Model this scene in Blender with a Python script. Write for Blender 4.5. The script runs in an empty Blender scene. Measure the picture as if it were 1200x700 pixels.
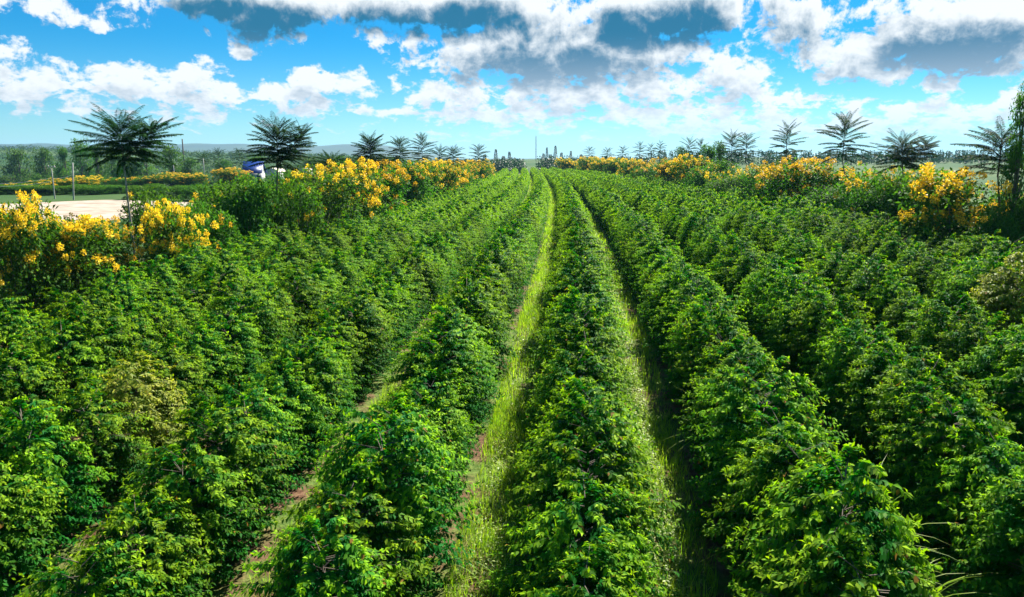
import bpy, math, random
import numpy as np
from mathutils import Vector

sc = bpy.context.scene
COL = sc.collection
R = math.radians

# ------------------------------------------------------------------ camera
FPX = 873.0                                   # focal length for a 1200 px wide frame
PITCH = math.atan((350 - 186) / FPX)
CZ = 5.5
cam = bpy.data.cameras.new('camera')
cam.sensor_width = 36.0
cam.lens = 36.0 * FPX / 1200.0
cam.clip_start = 0.1
cam.clip_end = 20000
camo = bpy.data.objects.new('camera', cam)
COL.objects.link(camo)
camo.location = (0, 0, CZ)
camo.rotation_euler = (math.pi / 2 - PITCH, 0, 0)
sc.camera = camo

def ray(px, py):
    u = (px - 600) / FPX; v = (350 - py) / FPX
    return u, math.cos(PITCH) + v * math.sin(PITCH), -math.sin(PITCH) + v * math.cos(PITCH)

def azel(px, py):
    x, y, z = ray(px, py)
    n = math.sqrt(x * x + y * y + z * z)
    return math.atan2(x, y), math.asin(z / n)

# ------------------------------------------------------------------ sun, sky, exposure
SUN_AZ, SUN_EL = R(28), R(43)                 # azimuth to the right of the view direction
sun = bpy.data.lights.new('sun', 'SUN')
sun.energy = 5.0
sun.angle = R(0.53)
sun.color = (1.0, 0.94, 0.84)
suno = bpy.data.objects.new('sun', sun)
COL.objects.link(suno)
sd = Vector((math.sin(SUN_AZ) * math.cos(SUN_EL), math.cos(SUN_AZ) * math.cos(SUN_EL), math.sin(SUN_EL)))
suno.rotation_euler = (-sd).to_track_quat('-Z', 'Y').to_euler()

sc.view_settings.view_transform = 'Standard'
sc.view_settings.look = 'None'
sc.view_settings.exposure = 1.52
sc.view_settings.gamma = 1.0
sc.view_settings.use_curve_mapping = False
cy = sc.cycles
cy.max_bounces = 6
cy.diffuse_bounces = 2
cy.glossy_bounces = 2
cy.transmission_bounces = 4
cy.transparent_max_bounces = 4
cy.volume_bounces = 0
cy.use_denoising = True
cy.caustics_reflective = False
cy.caustics_refractive = False
sc.render.filter_size = 1.1

class NT:
    """tiny helper for writing node trees"""
    def __init__(self, tree):
        self.t = tree
    def n(self, typ, **kw):
        nd = self.t.nodes.new(typ)
        for k, v in kw.items():
            setattr(nd, k, v)
        return nd
    def put(self, sock, v):
        if hasattr(v, 'is_output') or isinstance(v, bpy.types.NodeSocket):
            self.t.links.new(v, sock)
        elif v is not None:
            sock.default_value = v
    def m(self, op, a, b=None, c=None, clamp=False):
        nd = self.n('ShaderNodeMath', operation=op)
        nd.use_clamp = clamp
        for i, v in enumerate((a, b, c)):
            if v is not None:
                self.put(nd.inputs[i], v)
        return nd.outputs[0]
    def ramp(self, v, lo, hi, a=0.0, b=1.0, smooth=True):
        nd = self.n('ShaderNodeMapRange')
        nd.interpolation_type = 'SMOOTHSTEP' if smooth else 'LINEAR'
        for i, x in enumerate((v, lo, hi, a, b)):
            self.put(nd.inputs[i], x)
        return nd.outputs[0]
    def mix(self, f, a, b, blend='MIX'):
        nd = self.n('ShaderNodeMix', data_type='RGBA', blend_type=blend)
        nd.clamp_factor = True
        self.put(nd.inputs[0], f)
        for i, v in ((6, a), (7, b)):
            if isinstance(v, tuple):
                v = (*v[:3], 1.0)
            self.put(nd.inputs[i], v)
        return nd.outputs[2]
    def noise(self, vec, scale, detail=4.0, rough=0.55, dist=0.0, lac=2.0, dims='3D'):
        nd = self.n('ShaderNodeTexNoise')
        nd.noise_dimensions = dims
        self.put(nd.inputs['Vector'], vec)
        nd.inputs['Scale'].default_value = scale
        nd.inputs['Detail'].default_value = detail
        nd.inputs['Roughness'].default_value = rough
        nd.inputs['Lacunarity'].default_value = lac
        nd.inputs['Distortion'].default_value = dist
        return nd.outputs[0]
    def xyz(self, x, y, z=0.0):
        nd = self.n('ShaderNodeCombineXYZ')
        for i, v in enumerate((x, y, z)):
            self.put(nd.inputs[i], v)
        return nd.outputs[0]

# clouds: px, py, half width, half height (pixels of the 1200 px photo, turned into azimuth and elevation), strength
CLOUDS = [
 (310, 2, 135, 32, 1.25), (520, 4, 150, 26, 1.3), (660, 60, 175, 36, 1.2), (500, 45, 75, 20, .75),
 (775, 12, 115, 34, 1.35), (930, 25, 70, 46, .95), (1000, 76, 78, 25, 1.05), (1130, 38, 110, 38, 1.3),
 (1060, 4, 80, 18, .95), (690, 106, 200, 30, .95), (860, 98, 55, 32, 1.0), (545, 108, 90, 42, .8),
 (30, 96, 68, 32, .9), (145, 94, 60, 22, .95), (240, 102, 72, 26, .95), (372, 106, 74, 24, .95),
 (278, 57, 20, 11, .85), (50, 13, 120, 10, .8), (310, 36, 70, 16, .8), (610, 128, 140, 22, .75),
 (840, 138, 200, 26, .78), (1112, 103, 26, 18, .85), (1110, 138, 130, 22, .8), (1200, 104, 22, 18, .9),
 (120, 122, 120, 16, .5), (960, 150, 200, 20, .7), (250, 138, 90, 12, .55), (560, 150, 120, 14, .5),
 (1190, 18, 40, 30, .9), (640, 20, 60, 22, 1.0), (425, 128, 60, 12, .5), (170, 16, 60, 9, .6),
]
def make_world():
    w = bpy.data.worlds.new('World')
    sc.world = w
    w.use_nodes = True
    g = bpy.data.node_groups.new('cloud_density', 'ShaderNodeTree')
    g.interface.new_socket('P', in_out='INPUT', socket_type='NodeSocketVector')
    g.interface.new_socket('D', in_out='OUTPUT', socket_type='NodeSocketFloat')
    g.interface.new_socket('T', in_out='OUTPUT', socket_type='NodeSocketFloat')
    h = NT(g)
    gi = h.n('NodeGroupInput'); go = h.n('NodeGroupOutput')
    P = gi.outputs[0]
    # gentle domain warp so that cloud outlines are never plain ellipses
    wn = h.n('ShaderNodeTexNoise'); wn.inputs['Scale'].default_value = 11.0; wn.inputs['Detail'].default_value = 3.0
    h.put(wn.inputs['Vector'], P)
    sub = h.n('ShaderNodeVectorMath', operation='SUBTRACT'); h.put(sub.inputs[0], wn.outputs['Color']); sub.inputs[1].default_value = (.5, .5, .5)
    scl = h.n('ShaderNodeVectorMath', operation='MULTIPLY'); h.put(scl.inputs[0], sub.outputs[0]); scl.inputs[1].default_value = (.09, .05, 0)
    add = h.n('ShaderNodeVectorMath', operation='ADD'); h.put(add.inputs[0], P); h.put(add.inputs[1], scl.outputs[0])
    total = None
    for px, py, rx, ry, amp in CLOUDS:
        amp = amp * (1.35 if amp >= 1.2 else 1.0)
        a, e = azel(px, py)
        ra = rx / FPX * 1.10; re = ry / FPX * 1.12
        s = h.n('ShaderNodeVectorMath', operation='SUBTRACT'); h.put(s.inputs[0], add.outputs[0]); s.inputs[1].default_value = (a, e, 0)
        q = h.n('ShaderNodeVectorMath', operation='MULTIPLY'); h.put(q.inputs[0], s.outputs[0]); q.inputs[1].default_value = (1 / ra, 1 / re, 0)
        d = h.n('ShaderNodeVectorMath', operation='DOT_PRODUCT'); h.put(d.inputs[0], q.outputs[0]); h.put(d.inputs[1], q.outputs[0])
        v = h.m('MULTIPLY', h.m('SUBTRACT', 1.0, d.outputs['Value']), amp)
        total = v if total is None else h.m('SMOOTH_MAX', total, v, .25)
    # plain scattered clouds for the rest of the sky
    far = h.m('MULTIPLY', h.m('SUBTRACT', h.noise(P, 3.2, 2.0), .62), 6.0)
    se = h.n('ShaderNodeSeparateXYZ'); h.put(se.inputs[0], P)
    outside = h.m('MAXIMUM', h.ramp(h.m('ABSOLUTE', se.outputs[0]), .62, .8), h.ramp(se.outputs[1], .26, .4))
    total = h.m('MAXIMUM', total, h.m('MULTIPLY_ADD', outside, h.m('ADD', far, 2.0), -2.0))
    total = h.m('MAXIMUM', total, -2.2)
    # clouds farther off lie lower and look smaller and flatter
    inv = h.m('DIVIDE', 1.0, h.m('ADD', h.m('MAXIMUM', se.outputs[1], 0.0), .22))
    stv = h.xyz(h.m('MULTIPLY', se.outputs[0], 1.2), h.m('MULTIPLY', inv, -.19), 0.0)
    fb = h.noise(stv, 21.0, 7.0, .62, .2, dims='2D')
    fb2 = h.noise(stv, 58.0, 4.0, .6, 0.0, dims='2D')
    det = h.m('ADD', h.m('MULTIPLY', h.m('SUBTRACT', fb, .5), 3.9), h.m('MULTIPLY', h.m('SUBTRACT', fb2, .5), 1.3))
    D = h.m('ADD', h.m('MULTIPLY', total, 1.35), det)
    h.put(go.inputs[0], D); h.put(go.inputs[1], total)

    k = NT(w.node_tree)
    w.node_tree.nodes.clear()
    out = k.n('ShaderNodeOutputWorld'); bg = k.n('ShaderNodeBackground')
    sky = k.n('ShaderNodeTexSky', sky_type='NISHITA', sun_disc=False)
    sky.sun_elevation = SUN_EL
    sky.sun_rotation = SUN_AZ
    sky.air_density = 1.0; sky.dust_density = 0.05; sky.ozone_density = 2.0
    tcz = k.n('ShaderNodeTexCoord'); nvz = k.n('ShaderNodeVectorMath', operation='NORMALIZE'); k.put(nvz.inputs[0], tcz.outputs['Generated'])
    spz = k.n('ShaderNodeSeparateXYZ'); k.put(spz.inputs[0], nvz.outputs[0])
    hs = k.n('ShaderNodeHueSaturation'); hs.inputs['Saturation'].default_value = 1.0
    k.put(hs.inputs['Color'], k.mix(1.0, sky.outputs[0], k.mix(k.ramp(k.m('ARCSINE', spz.outputs[2]), .0, .16), (.42, .73, .88), (.035, .50, .80)), 'MULTIPLY'))
    tc = k.n('ShaderNodeTexCoord')
    nv = k.n('ShaderNodeVectorMath', operation='NORMALIZE'); k.put(nv.inputs[0], tc.outputs['Generated'])
    sp = k.n('ShaderNodeSeparateXYZ'); k.put(sp.inputs[0], nv.outputs[0])
    az = k.m('ARCTAN2', sp.outputs[0], sp.outputs[1]); el = k.m('ARCSINE', sp.outputs[2])
    def dens(dx, dy):
        gn = k.n('ShaderNodeGroup'); gn.node_tree = g
        k.put(gn.inputs[0], k.xyz(k.m('ADD', az, dx), k.m('ADD', el, dy), 0.0))
        return gn.outputs[0], gn.outputs[1]
    (d0, t0), (d1, t1) = dens(0, 0), dens(.006, .022)
    alpha = k.ramp(d0, .36, 1.05)
    # the sunlit rim is thin or has little cloud between it and the sun; the rest is in the cloud's own shade
    thick = k.ramp(k.m('ADD', k.m('MULTIPLY', d1, .80), k.m('MULTIPLY', t1, .50)), .50, 2.5)
    hz = k.ramp(el, 0.0, .2)
    ccol = k.mix(k.m('MULTIPLY', thick, k.ramp(el, .02, .16, .35, 1.0)), (6.9, 7.2, 7.3), (.10, 1.25, 2.3))
    skyc = hs.outputs[0]
    fin = k.mix(k.m('MULTIPLY', alpha, k.ramp(el, -.005, .07, .3, 1.0)), skyc, ccol)
    k.put(bg.inputs['Color'], fin)
    bg.inputs['Strength'].default_value = 0.05
    w.node_tree.links.new(bg.outputs[0], out.inputs[0])
make_world()
sc.world.cycles.sampling_method = 'NONE'

# ------------------------------------------------------------------ mesh helpers
rng = np.random.default_rng(7)
random.seed(7)

class MB:
    """collects quads (and their per-vertex attributes) and links them as ONE mesh"""
    def __init__(self):
        self.v = []; self.q = []; self.mi = []; self.a = {'age': [], 'rnd': []}; self.n = 0
    def add(self, v, q, mat=0, age=0.0, rnd=0.5):
        v = np.asarray(v, float).reshape(-1, 3); q = np.asarray(q, int).reshape(-1, 4)
        self.v.append(v); self.q.append(q + self.n); self.mi.append(np.full(len(q), mat, int))
        for k, x in (('age', age), ('rnd', rnd)):
            self.a[k].append(np.broadcast_to(np.asarray(x, float), (len(v),)))
        self.n += len(v)
    def mesh(self, name, mats):
        me = bpy.data.meshes.new(name)
        v = np.concatenate(self.v); q = np.concatenate(self.q)
        tri = q[:, 3] == q[:, 2]
        cnt = np.where(tri, 3, 4)
        keep = np.ones(q.shape, bool); keep[:, 3] = ~tri
        loops = q[keep]
        me.vertices.add(len(v)); me.vertices.foreach_set('co', v.astype(np.float32).ravel())
        me.loops.add(len(loops)); me.loops.foreach_set('vertex_index', loops.astype(np.int32))
        me.polygons.add(len(q))
        st = np.concatenate(([0], np.cumsum(cnt)[:-1]))
        me.polygons.foreach_set('loop_start', st.astype(np.int32))
        me.polygons.foreach_set('loop_total', cnt.astype(np.int32))
        for m in mats if isinstance(mats, (list, tuple)) else [mats]:
            me.materials.append(m)
        me.polygons.foreach_set('material_index', np.concatenate(self.mi).astype(np.int32))
        for k, x in self.a.items():
            at = me.attributes.new(k, 'FLOAT', 'POINT')
            at.data.foreach_set('value', np.concatenate(x).astype(np.float32))
        me.update(calc_edges=True)
        return me
    def data(self):
        return (np.concatenate(self.v), np.concatenate(self.q), np.concatenate(self.a['age']), np.concatenate(self.a['rnd']))

def unit(a):
    return a / np.maximum(np.linalg.norm(a, axis=-1, keepdims=True), 1e-9)

def leaves(mb, pos, d, nrm, L, W, droop=.25, fold=.12, age=0.0, mat=0, simple=False, rnd=None):
    """a batch of leaves: base point, direction, face normal, length, width"""
    n = len(pos)
    if n == 0:
        return
    d = unit(d); s = unit(np.cross(d, nrm)); u = np.cross(s, d)
    L = np.broadcast_to(L, (n,))[:, None]; W = np.broadcast_to(W, (n,))[:, None]
    droop = np.broadcast_to(droop, (n,))[:, None]
    base = pos; tip = pos + d * L - u * L * droop
    mid = pos + d * L * .5 - u * L * droop * .25
    l = mid + s * W * .5 + u * W * fold; r = mid - s * W * .5 + u * W * fold
    age = np.broadcast_to(age, (n,)); rn = rng.random(n) if rnd is None else np.broadcast_to(rnd, (n,))
    if simple:
        v = np.stack([base, r, tip, l], 1).reshape(-1, 3)
        q = np.arange(n)[:, None] * 4 + np.array([[0, 1, 2, 3]])
        mb.add(v, q, mat, np.repeat(age, 4), np.repeat(rn, 4))
    else:
        v = np.stack([base, r, tip, l, mid], 1).reshape(-1, 3)
        q = (np.arange(n)[:, None, None] * 5 + np.array([[[0, 1, 2, 4], [0, 4, 2, 3]]])).reshape(-1, 4)
        mb.add(v, q, mat, np.repeat(age, 5), np.repeat(rn, 5))

def tube(mb, pts, rad, sides=6, mat=0, cap=True):
    pts = np.asarray(pts, float); k = len(pts)
    rad = np.broadcast_to(rad, (k,))
    tan = unit(np.gradient(pts, axis=0))
    ref = np.array([0, 0, 1.]) if abs(tan[0][2]) < .9 else np.array([1., 0, 0])
    a = unit(np.cross(tan, ref)); b = np.cross(tan, a)
    th = np.arange(sides) * 2 * math.pi / sides
    ring = pts[:, None] + rad[:, None, None] * (np.cos(th)[None, :, None] * a[:, None] + np.sin(th)[None, :, None] * b[:, None])
    v = ring.reshape(-1, 3); q = []
    for i in range(k - 1):
        for j in range(sides):
            j2 = (j + 1) % sides
            q.append((i * sides + j, i * sides + j2, (i + 1) * sides + j2, (i + 1) * sides + j))
    if cap:
        v = np.concatenate([v, pts[-1:]]); t = len(v) - 1; o = (k - 1) * sides
        for j in range(sides):
            q.append((o + j, o + (j + 1) % sides, t, t))
    mb.add(v, q, mat)

def box(mb, c, s, rz=0.0, mat=0):
    v = np.array([(x, y, z) for z in (-.5, .5) for y in (-.5, .5) for x in (-.5, .5)]) * np.array(s)
    ca, sa = math.cos(rz), math.sin(rz)
    v = np.stack([v[:, 0] * ca - v[:, 1] * sa, v[:, 0] * sa + v[:, 1] * ca, v[:, 2]], 1) + np.array(c)
    mb.add(v, [(0, 2, 3, 1), (4, 5, 7, 6), (0, 1, 5, 4), (2, 6, 7, 3), (0, 4, 6, 2), (1, 3, 7, 5)], mat)

def obj(name, me, parent=None):
    o = bpy.data.objects.new(name, me); COL.objects.link(o); o.parent = parent
    return o

def tag(o, label=None, cat=None, group=None, kind=None):
    if label: o['label'] = label
    if cat: o['category'] = cat
    if group: o['group'] = group
    if kind: o['kind'] = kind
    return o

def thing(name, loc, label, cat, group=None, rz=0.0, scale=(1, 1, 1), parts=()):
    """an Empty at the base of the thing; parts are (name, mesh) pairs parented under it"""
    e = bpy.data.objects.new(name, None); COL.objects.link(e)
    e.empty_display_size = .3
    e.location = loc; e.rotation_euler = (0, 0, rz); e.scale = scale
    tag(e, label, cat, group)
    for pn, me in parts:
        obj(pn, me, e)
    return e

# ------------------------------------------------------------------ materials
def mat_new(name):
    m = bpy.data.materials.new(name); m.use_nodes = True
    m.node_tree.nodes.clear()
    return m, NT(m.node_tree)

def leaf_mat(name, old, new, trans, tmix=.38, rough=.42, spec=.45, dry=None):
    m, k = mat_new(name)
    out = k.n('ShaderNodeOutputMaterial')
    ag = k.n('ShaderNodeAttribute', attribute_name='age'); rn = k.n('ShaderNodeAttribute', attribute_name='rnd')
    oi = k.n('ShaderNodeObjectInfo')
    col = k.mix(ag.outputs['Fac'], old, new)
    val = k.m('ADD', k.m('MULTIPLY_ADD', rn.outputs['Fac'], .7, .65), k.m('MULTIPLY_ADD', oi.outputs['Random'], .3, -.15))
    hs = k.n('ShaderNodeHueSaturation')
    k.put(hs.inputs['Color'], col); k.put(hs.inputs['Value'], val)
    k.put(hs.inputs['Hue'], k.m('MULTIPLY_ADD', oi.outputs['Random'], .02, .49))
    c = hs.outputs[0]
    if dry:
        c = k.mix(k.m('GREATER_THAN', rn.outputs['Fac'], .990), c, dry)
    p = k.n('ShaderNodeBsdfPrincipled')
    k.put(p.inputs['Base Color'], c)
    p.inputs['Roughness'].default_value = rough
    p.inputs['Specular IOR Level'].default_value = spec
    t = k.n('ShaderNodeBsdfTranslucent')
    tm = k.mix(1.0, c, trans, 'MULTIPLY')
    k.put(t.inputs['Color'], tm)
    mx = k.n('ShaderNodeMixShader'); mx.inputs[0].default_value = tmix
    k.put(mx.inputs[1], p.outputs[0]); k.put(mx.inputs[2], t.outputs[0])
    k.put(out.inputs[0], mx.outputs[0])
    return m

def plain_mat(name, c1, c2, scale=6.0, rough=.8, bump=0.0, metal=0.0):
    m, k = mat_new(name)
    out = k.n('ShaderNodeOutputMaterial'); p = k.n('ShaderNodeBsdfPrincipled')
    tc = k.n('ShaderNodeTexCoord')
    nz = k.noise(tc.outputs['Object'], scale, 6.0, .6)
    k.put(p.inputs['Base Color'], k.mix(k.ramp(nz, .3, .7), c1, c2))
    p.inputs['Roughness'].default_value = rough
    p.inputs['Metallic'].default_value = metal
    if bump:
        b = k.n('ShaderNodeBump'); b.inputs['Strength'].default_value = bump; b.inputs['Distance'].default_value = .05
        k.put(b.inputs['Height'], nz); k.put(p.inputs['Normal'], b.outputs[0])
    k.put(out.inputs[0], p.outputs[0])
    return m

M = {}
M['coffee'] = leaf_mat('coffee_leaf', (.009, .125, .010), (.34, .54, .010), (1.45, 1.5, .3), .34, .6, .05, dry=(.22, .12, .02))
M['coffee_pale'] = leaf_mat('coffee_leaf_pale', (.15, .22, .02), (.46, .46, .05), (1.5, 1.6, .6), .34, .55, .12, dry=(.25, .15, .04))
M['senna'] = leaf_mat('senna_leaf', (.03, .12, .014), (.16, .27, .02), (1.5, 1.6, .5), .40, .62, .06)
M['feather'] = leaf_mat('feather_leaf', (.007, .040, .010), (.03, .09, .014), (1.4, 1.7, .5), .22, .7, .05)
M['tree'] = leaf_mat('tree_leaf', (.028, .10, .016), (.13, .22, .03), (1.4, 1.6, .6), .38, .65, .05)
M['scrub'] = leaf_mat('scrub_leaf', (.022, .078, .014), (.085, .13, .026), (1.4, 1.5, .6), .36, .65, .05)
M['conifer'] = leaf_mat('conifer_leaf', (.014, .05, .02), (.03, .08, .02), (1.2, 1.5, .6), .25, .55, .3)
M['petal'] = leaf_mat('yellow_petal', (.86, .54, .012), (.90, .70, .06), (1.1, 1.1, .8), .35, .55, .25)
M['grass'] = leaf_mat('grass_blade', (.17, .34, .014), (.40, .48, .05), (1.5, 1.5, .5), .48, .5, .2)
M['straw'] = leaf_mat('straw_blade', (.38, .30, .12), (.50, .42, .20), (1.2, 1.2, .8), .35, .6, .3)
M['weed'] = leaf_mat('weed_leaf', (.20, .32, .06), (.48, .54, .20), (1.4, 1.5, .7), .40, .5, .25)
M['bark'] = plain_mat('bark', (.07, .055, .04), (.15, .12, .085), 9, .85, .5)
M['pale_bark'] = plain_mat('pale_bark', (.20, .19, .14), (.36, .34, .26), 7, .8, .4)
M['dry_wood'] = plain_mat('dry_wood', (.34, .25, .17), (.48, .38, .27), 12, .8, .3)
M['concrete'] = plain_mat('concrete', (.34, .33, .29), (.46, .44, .39), 5, .85, .2)
M['dark_pole'] = plain_mat('weathered_pole', (.05, .05, .05), (.10, .09, .08), 5, .8, .2)
M['wire'] = plain_mat('cable_metal', (.40, .42, .44), (.50, .52, .55), 3, .4, 0, .3)
M['blue_roof'] = plain_mat('blue_sheet_metal', (.006, .035, .20), (.012, .055, .27), 2.5, .4, .1)
M['white_wall'] = plain_mat('white_wall', (.36, .36, .36), (.52, .52, .50), 2.0, .8, .1)
M['pale_roof'] = plain_mat('pale_roofing', (.62, .50, .40), (.78, .68, .58), 2.0, .7, .1)
M['window'] = plain_mat('window_glass', (.02, .03, .04), (.04, .05, .06), 2.0, .1)
M['mast'] = plain_mat('mast_steel', (.10, .11, .12), (.16, .17, .18), 3.0, .5, 0, .5)

def ground_mat():
    m, k = mat_new('field_ground')
    out = k.n('ShaderNodeOutputMaterial'); p = k.n('ShaderNodeBsdfPrincipled')
    g = k.n('ShaderNodeNewGeometry')
    P = g.outputs['Position']
    sp = k.n('ShaderNodeSeparateXYZ'); k.put(sp.inputs[0], P)
    n1 = k.noise(P, .9, 6, .62); n2 = k.noise(P, 7.0, 5, .6); n3 = k.noise(P, .012, 5, .6)
    soil = k.mix(k.ramp(n2, .35, .7), (.095, .045, .026), (.20, .115, .07))
    green = k.mix(k.ramp(n2, .3, .7), (.05, .105, .016), (.13, .18, .035))
    near = k.mix(k.ramp(n1, .40, .58), soil, green)
    past = k.mix(k.ramp(n3, .38, .62), (.02, .075, .012), (.06, .105, .022))
    past = k.mix(k.m('MULTIPLY', k.ramp(k.noise(P, .06, 5, .65), .5, .62), .7), past, (.035, .08, .02))
    beyond = k.m('MAXIMUM', k.ramp(sp.outputs[1], 275, 300), k.m('MAXIMUM', k.ramp(sp.outputs[0], 34, 40), k.ramp(sp.outputs[0], -20, -26)))
    k.put(p.inputs['Base Color'], k.mix(beyond, near, past))
    p.inputs['Roughness'].default_value = .95
    p.inputs['Specular IOR Level'].default_value = .15
    b = k.n('ShaderNodeBump'); b.inputs['Strength'].default_value = .7; b.inputs['Distance'].default_value = .08
    k.put(b.inputs['Height'], n2); k.put(p.inputs['Normal'], b.outputs[0])
    k.put(out.inputs[0], p.outputs[0])
    return m
M['ground'] = ground_mat()
M['hill'] = plain_mat('far_hill', (.012, .048, .02), (.03, .075, .026), .004, .95)
M['clay'] = plain_mat('pale_clay', (.24, .18, .125), (.46, .385, .30), .45, .95, .3)

# ------------------------------------------------------------------ terrain
def sstep(a, b, x):
    t = np.clip((x - a) / (b - a), 0, 1)
    return t * t * (3 - 2 * t)

def gz(x, y):
    x = np.asarray(x, float); y = np.asarray(y, float)
    z = -.25 - 3.25 * np.exp(-np.maximum(y, 0) / 9.82)
    z = z + .022 * np.clip(x, -26, 30) + .014 * np.clip(x - 30, 0, 170) * sstep(60, 200, y)
    z = z + 3.6 * sstep(270, 620, y)
    z = z + 1.0 * sstep(-21, -34, x) * sstep(45, 72, y) * (1 - sstep(170, 240, y))
    m = sstep(0, 1, (-22 - (x + .15 * y)) / 60)
    valley = -6.5 * sstep(125, 260, y) + (27 + 3.0 * np.sin(x * .011)) * (.62 + .38 * sstep(-430, -640, x)) * sstep(330, 900, y) - 3.6 * sstep(270, 620, y)
    z = z + m * valley
    z = z + .12 * np.sin(x * .31 + 1.3) * np.cos(y * .23) * sstep(300, 20, y)
    return z

def heightfield(name, xs, ys, fz, mat, kind='structure'):
    X, Y = np.meshgrid(xs, ys); Z = fz(X, Y)
    v = np.stack([X, Y, Z], -1).reshape(-1, 3)
    nx, ny = len(xs), len(ys)
    i, j = np.meshgrid(np.arange(nx - 1), np.arange(ny - 1))
    a = (j * nx + i).ravel()
    mb = MB(); mb.add(v, np.stack([a, a + 1, a + nx + 1, a + nx], 1))
    me = mb.mesh(name, mat)
    me.polygons.foreach_set('use_smooth', np.ones(len(me.polygons), bool))
    return tag(obj(name, me), kind=kind)

xs = np.unique(np.concatenate([-np.geomspace(40, 4500, 60)[::-1], np.linspace(-40, 40, 161), np.geomspace(40, 4500, 60)]))
ys = np.unique(np.concatenate([np.linspace(-120, -10, 12), np.linspace(-10, 60, 141), np.geomspace(60, 5200, 150)]))
heightfield('ground', xs, ys, gz, M['ground'])

def hill_z(X, Y):
    px = 600 + FPX * X / Y
    prof = 15.2 * sstep(560, 420, px) + 1.2 * np.sin(px * .031) + .5 * np.sin(px * .11 + 1)
    prof = np.where(px > 600, 0.6 * np.sin(px * .02), prof)
    rise = sstep(2300, 3400, Y)
    return -8 + rise * (13 + np.maximum(prof, 0) / FPX * 3500)
heightfield('hills', np.linspace(-4300, 4300, 260), np.linspace(2300, 3900, 30), hill_z, M['hill'])

# ------------------------------------------------------------------ rows of coffee
def row_c(d):
    d = np.asarray(d, float)
    return .0964 + .0971 * d - .000311 * d ** 2 + .365e-6 * d ** 3
ROW_S = 3.2
ROWS = range(-5, 6)

BH = 2.25
def coffee_bush(seed, nb, per, L0, simple=False, mat='coffee', Rb=1.06, lean=0.0, stem=True):
    r = np.random.default_rng(seed)
    mb = MB()
    i = np.arange(nb)
    hh = np.clip((i + r.random(nb)) / nb, 0, 1) ** .82
    phi = i * 2.399963 + r.normal(0, .35, nb)
    env = np.interp(hh, [0, .12, .35, .6, .78, .9, 1.0], [.80, .94, 1.0, .98, .90, .70, .30])
    f1, f2, f3 = r.random(3) * 6.28
    lob = 1 + .12 * np.sin(3 * phi + f1 + 2.6 * hh) + .10 * np.sin(5 * phi + f2 - 5 * hh) + .09 * np.sin(8 * phi + f3 + 9 * hh)
    rad = Rb * env * lob * (1 + r.normal(0, .05, nb))
    z1 = hh * BH * (1 + .10 * np.sin(2 * phi + f2) + .08 * np.sin(5 * phi + f1) + r.normal(0, .03, nb))
    up = np.interp(hh, [0, .5, .85, 1], [.25, .35, .45, .55])
    t = np.linspace(.42, 1.0, per)
    T, B = np.meshgrid(t, i)
    T = T + r.uniform(-.03, .03, T.shape)
    P0 = phi[B] + .25 * (T - .5) * r.choice([-1, 1], nb)[B]
    rr = rad[B] * T
    zz = z1[B] + up[B] * (T - 1) * 1.0 + .16 * np.sin(T * math.pi) - .10 * T * T
    zz = np.maximum(zz, .05)
    pos = np.stack([rr * np.cos(P0), rr * np.sin(P0), zz], -1)
    out = np.stack([np.cos(P0), np.sin(P0), np.zeros_like(P0)], -1)
    tn = np.stack([np.cos(P0), np.sin(P0), up[B] - .45 * T], -1)
    side = np.stack([-np.sin(P0), np.cos(P0), np.zeros_like(P0)], -1)
    sg = 0
    for s in (-1, 1):
        p = pos.reshape(-1, 3); n = len(p)
        d = tn.reshape(-1, 3) * r.uniform(.45, .95, (n, 1)) + s * side.reshape(-1, 3) * r.uniform(.5, 1.0, (n, 1))
        d[:, 2] -= r.uniform(.0, .65, n)
        nr = np.array([0, 0, 1.]) + out.reshape(-1, 3) * r.uniform(.0, .7, (n, 1)) + r.normal(0, .32, (n, 3))
        tt = T.ravel()
        hb = hh[B].ravel()
        age = np.clip((tt - .62) * 2.6, 0, 1) * np.clip((hb - .30) * 2.0, .06, 1) * r.uniform(.25, 1.0, n)  # young-leaf tint rising with height; also paints in sunlit tops and darker sides
        ln = L0 * r.uniform(.75, 1.2, n) * np.interp(tt, [.4, .85, 1], [1, 1, .72])
        leaves(mb, p, d, nr, ln, ln * r.uniform(.44, .56, n), r.uniform(.15, .5, n), .14, age, simple=simple)
    # terminal shoots, upright and pale
    tipp = pos[:, -1]
    for q in range(3):
        p = tipp + r.normal(0, .02, tipp.shape)
        d = out[:, -1] * r.uniform(.1, 1, (nb, 1)) + np.array([0, 0, .55]) + r.normal(0, .4, (nb, 3))
        leaves(mb, p, d, out[:, -1] * .4 + np.array([0, 0, .8]) + r.normal(0, .3, (nb, 3)), L0 * r.uniform(.5, .85, nb), L0 * .32, .45, .14,
               np.clip(hh * 1.15 - .12, .1, 1) * r.uniform(.55, 1, nb), simple=simple)
    fol = mb
    st = None
    if stem:
        st = MB()
        for q in range(3):
            a = r.random() * 6.28; w = r.uniform(.05, .2)
            tube(st, [(w * .3 * math.cos(a), w * .3 * math.sin(a), -.25), (w * math.cos(a), w * math.sin(a), .7), (w * 1.6 * math.cos(a), w * 1.6 * math.sin(a), 1.25)], [.032, .022, .008], 5)
        for q in range(0, nb, 4):
            tube(st, np.stack([pos[q, 0] * np.array([.1, .1, 1]) - np.array([0, 0, .12]), pos[q, per // 2], pos[q, -1]]), [.008, .005, .002], 3, cap=False)
    return fol, st

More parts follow.
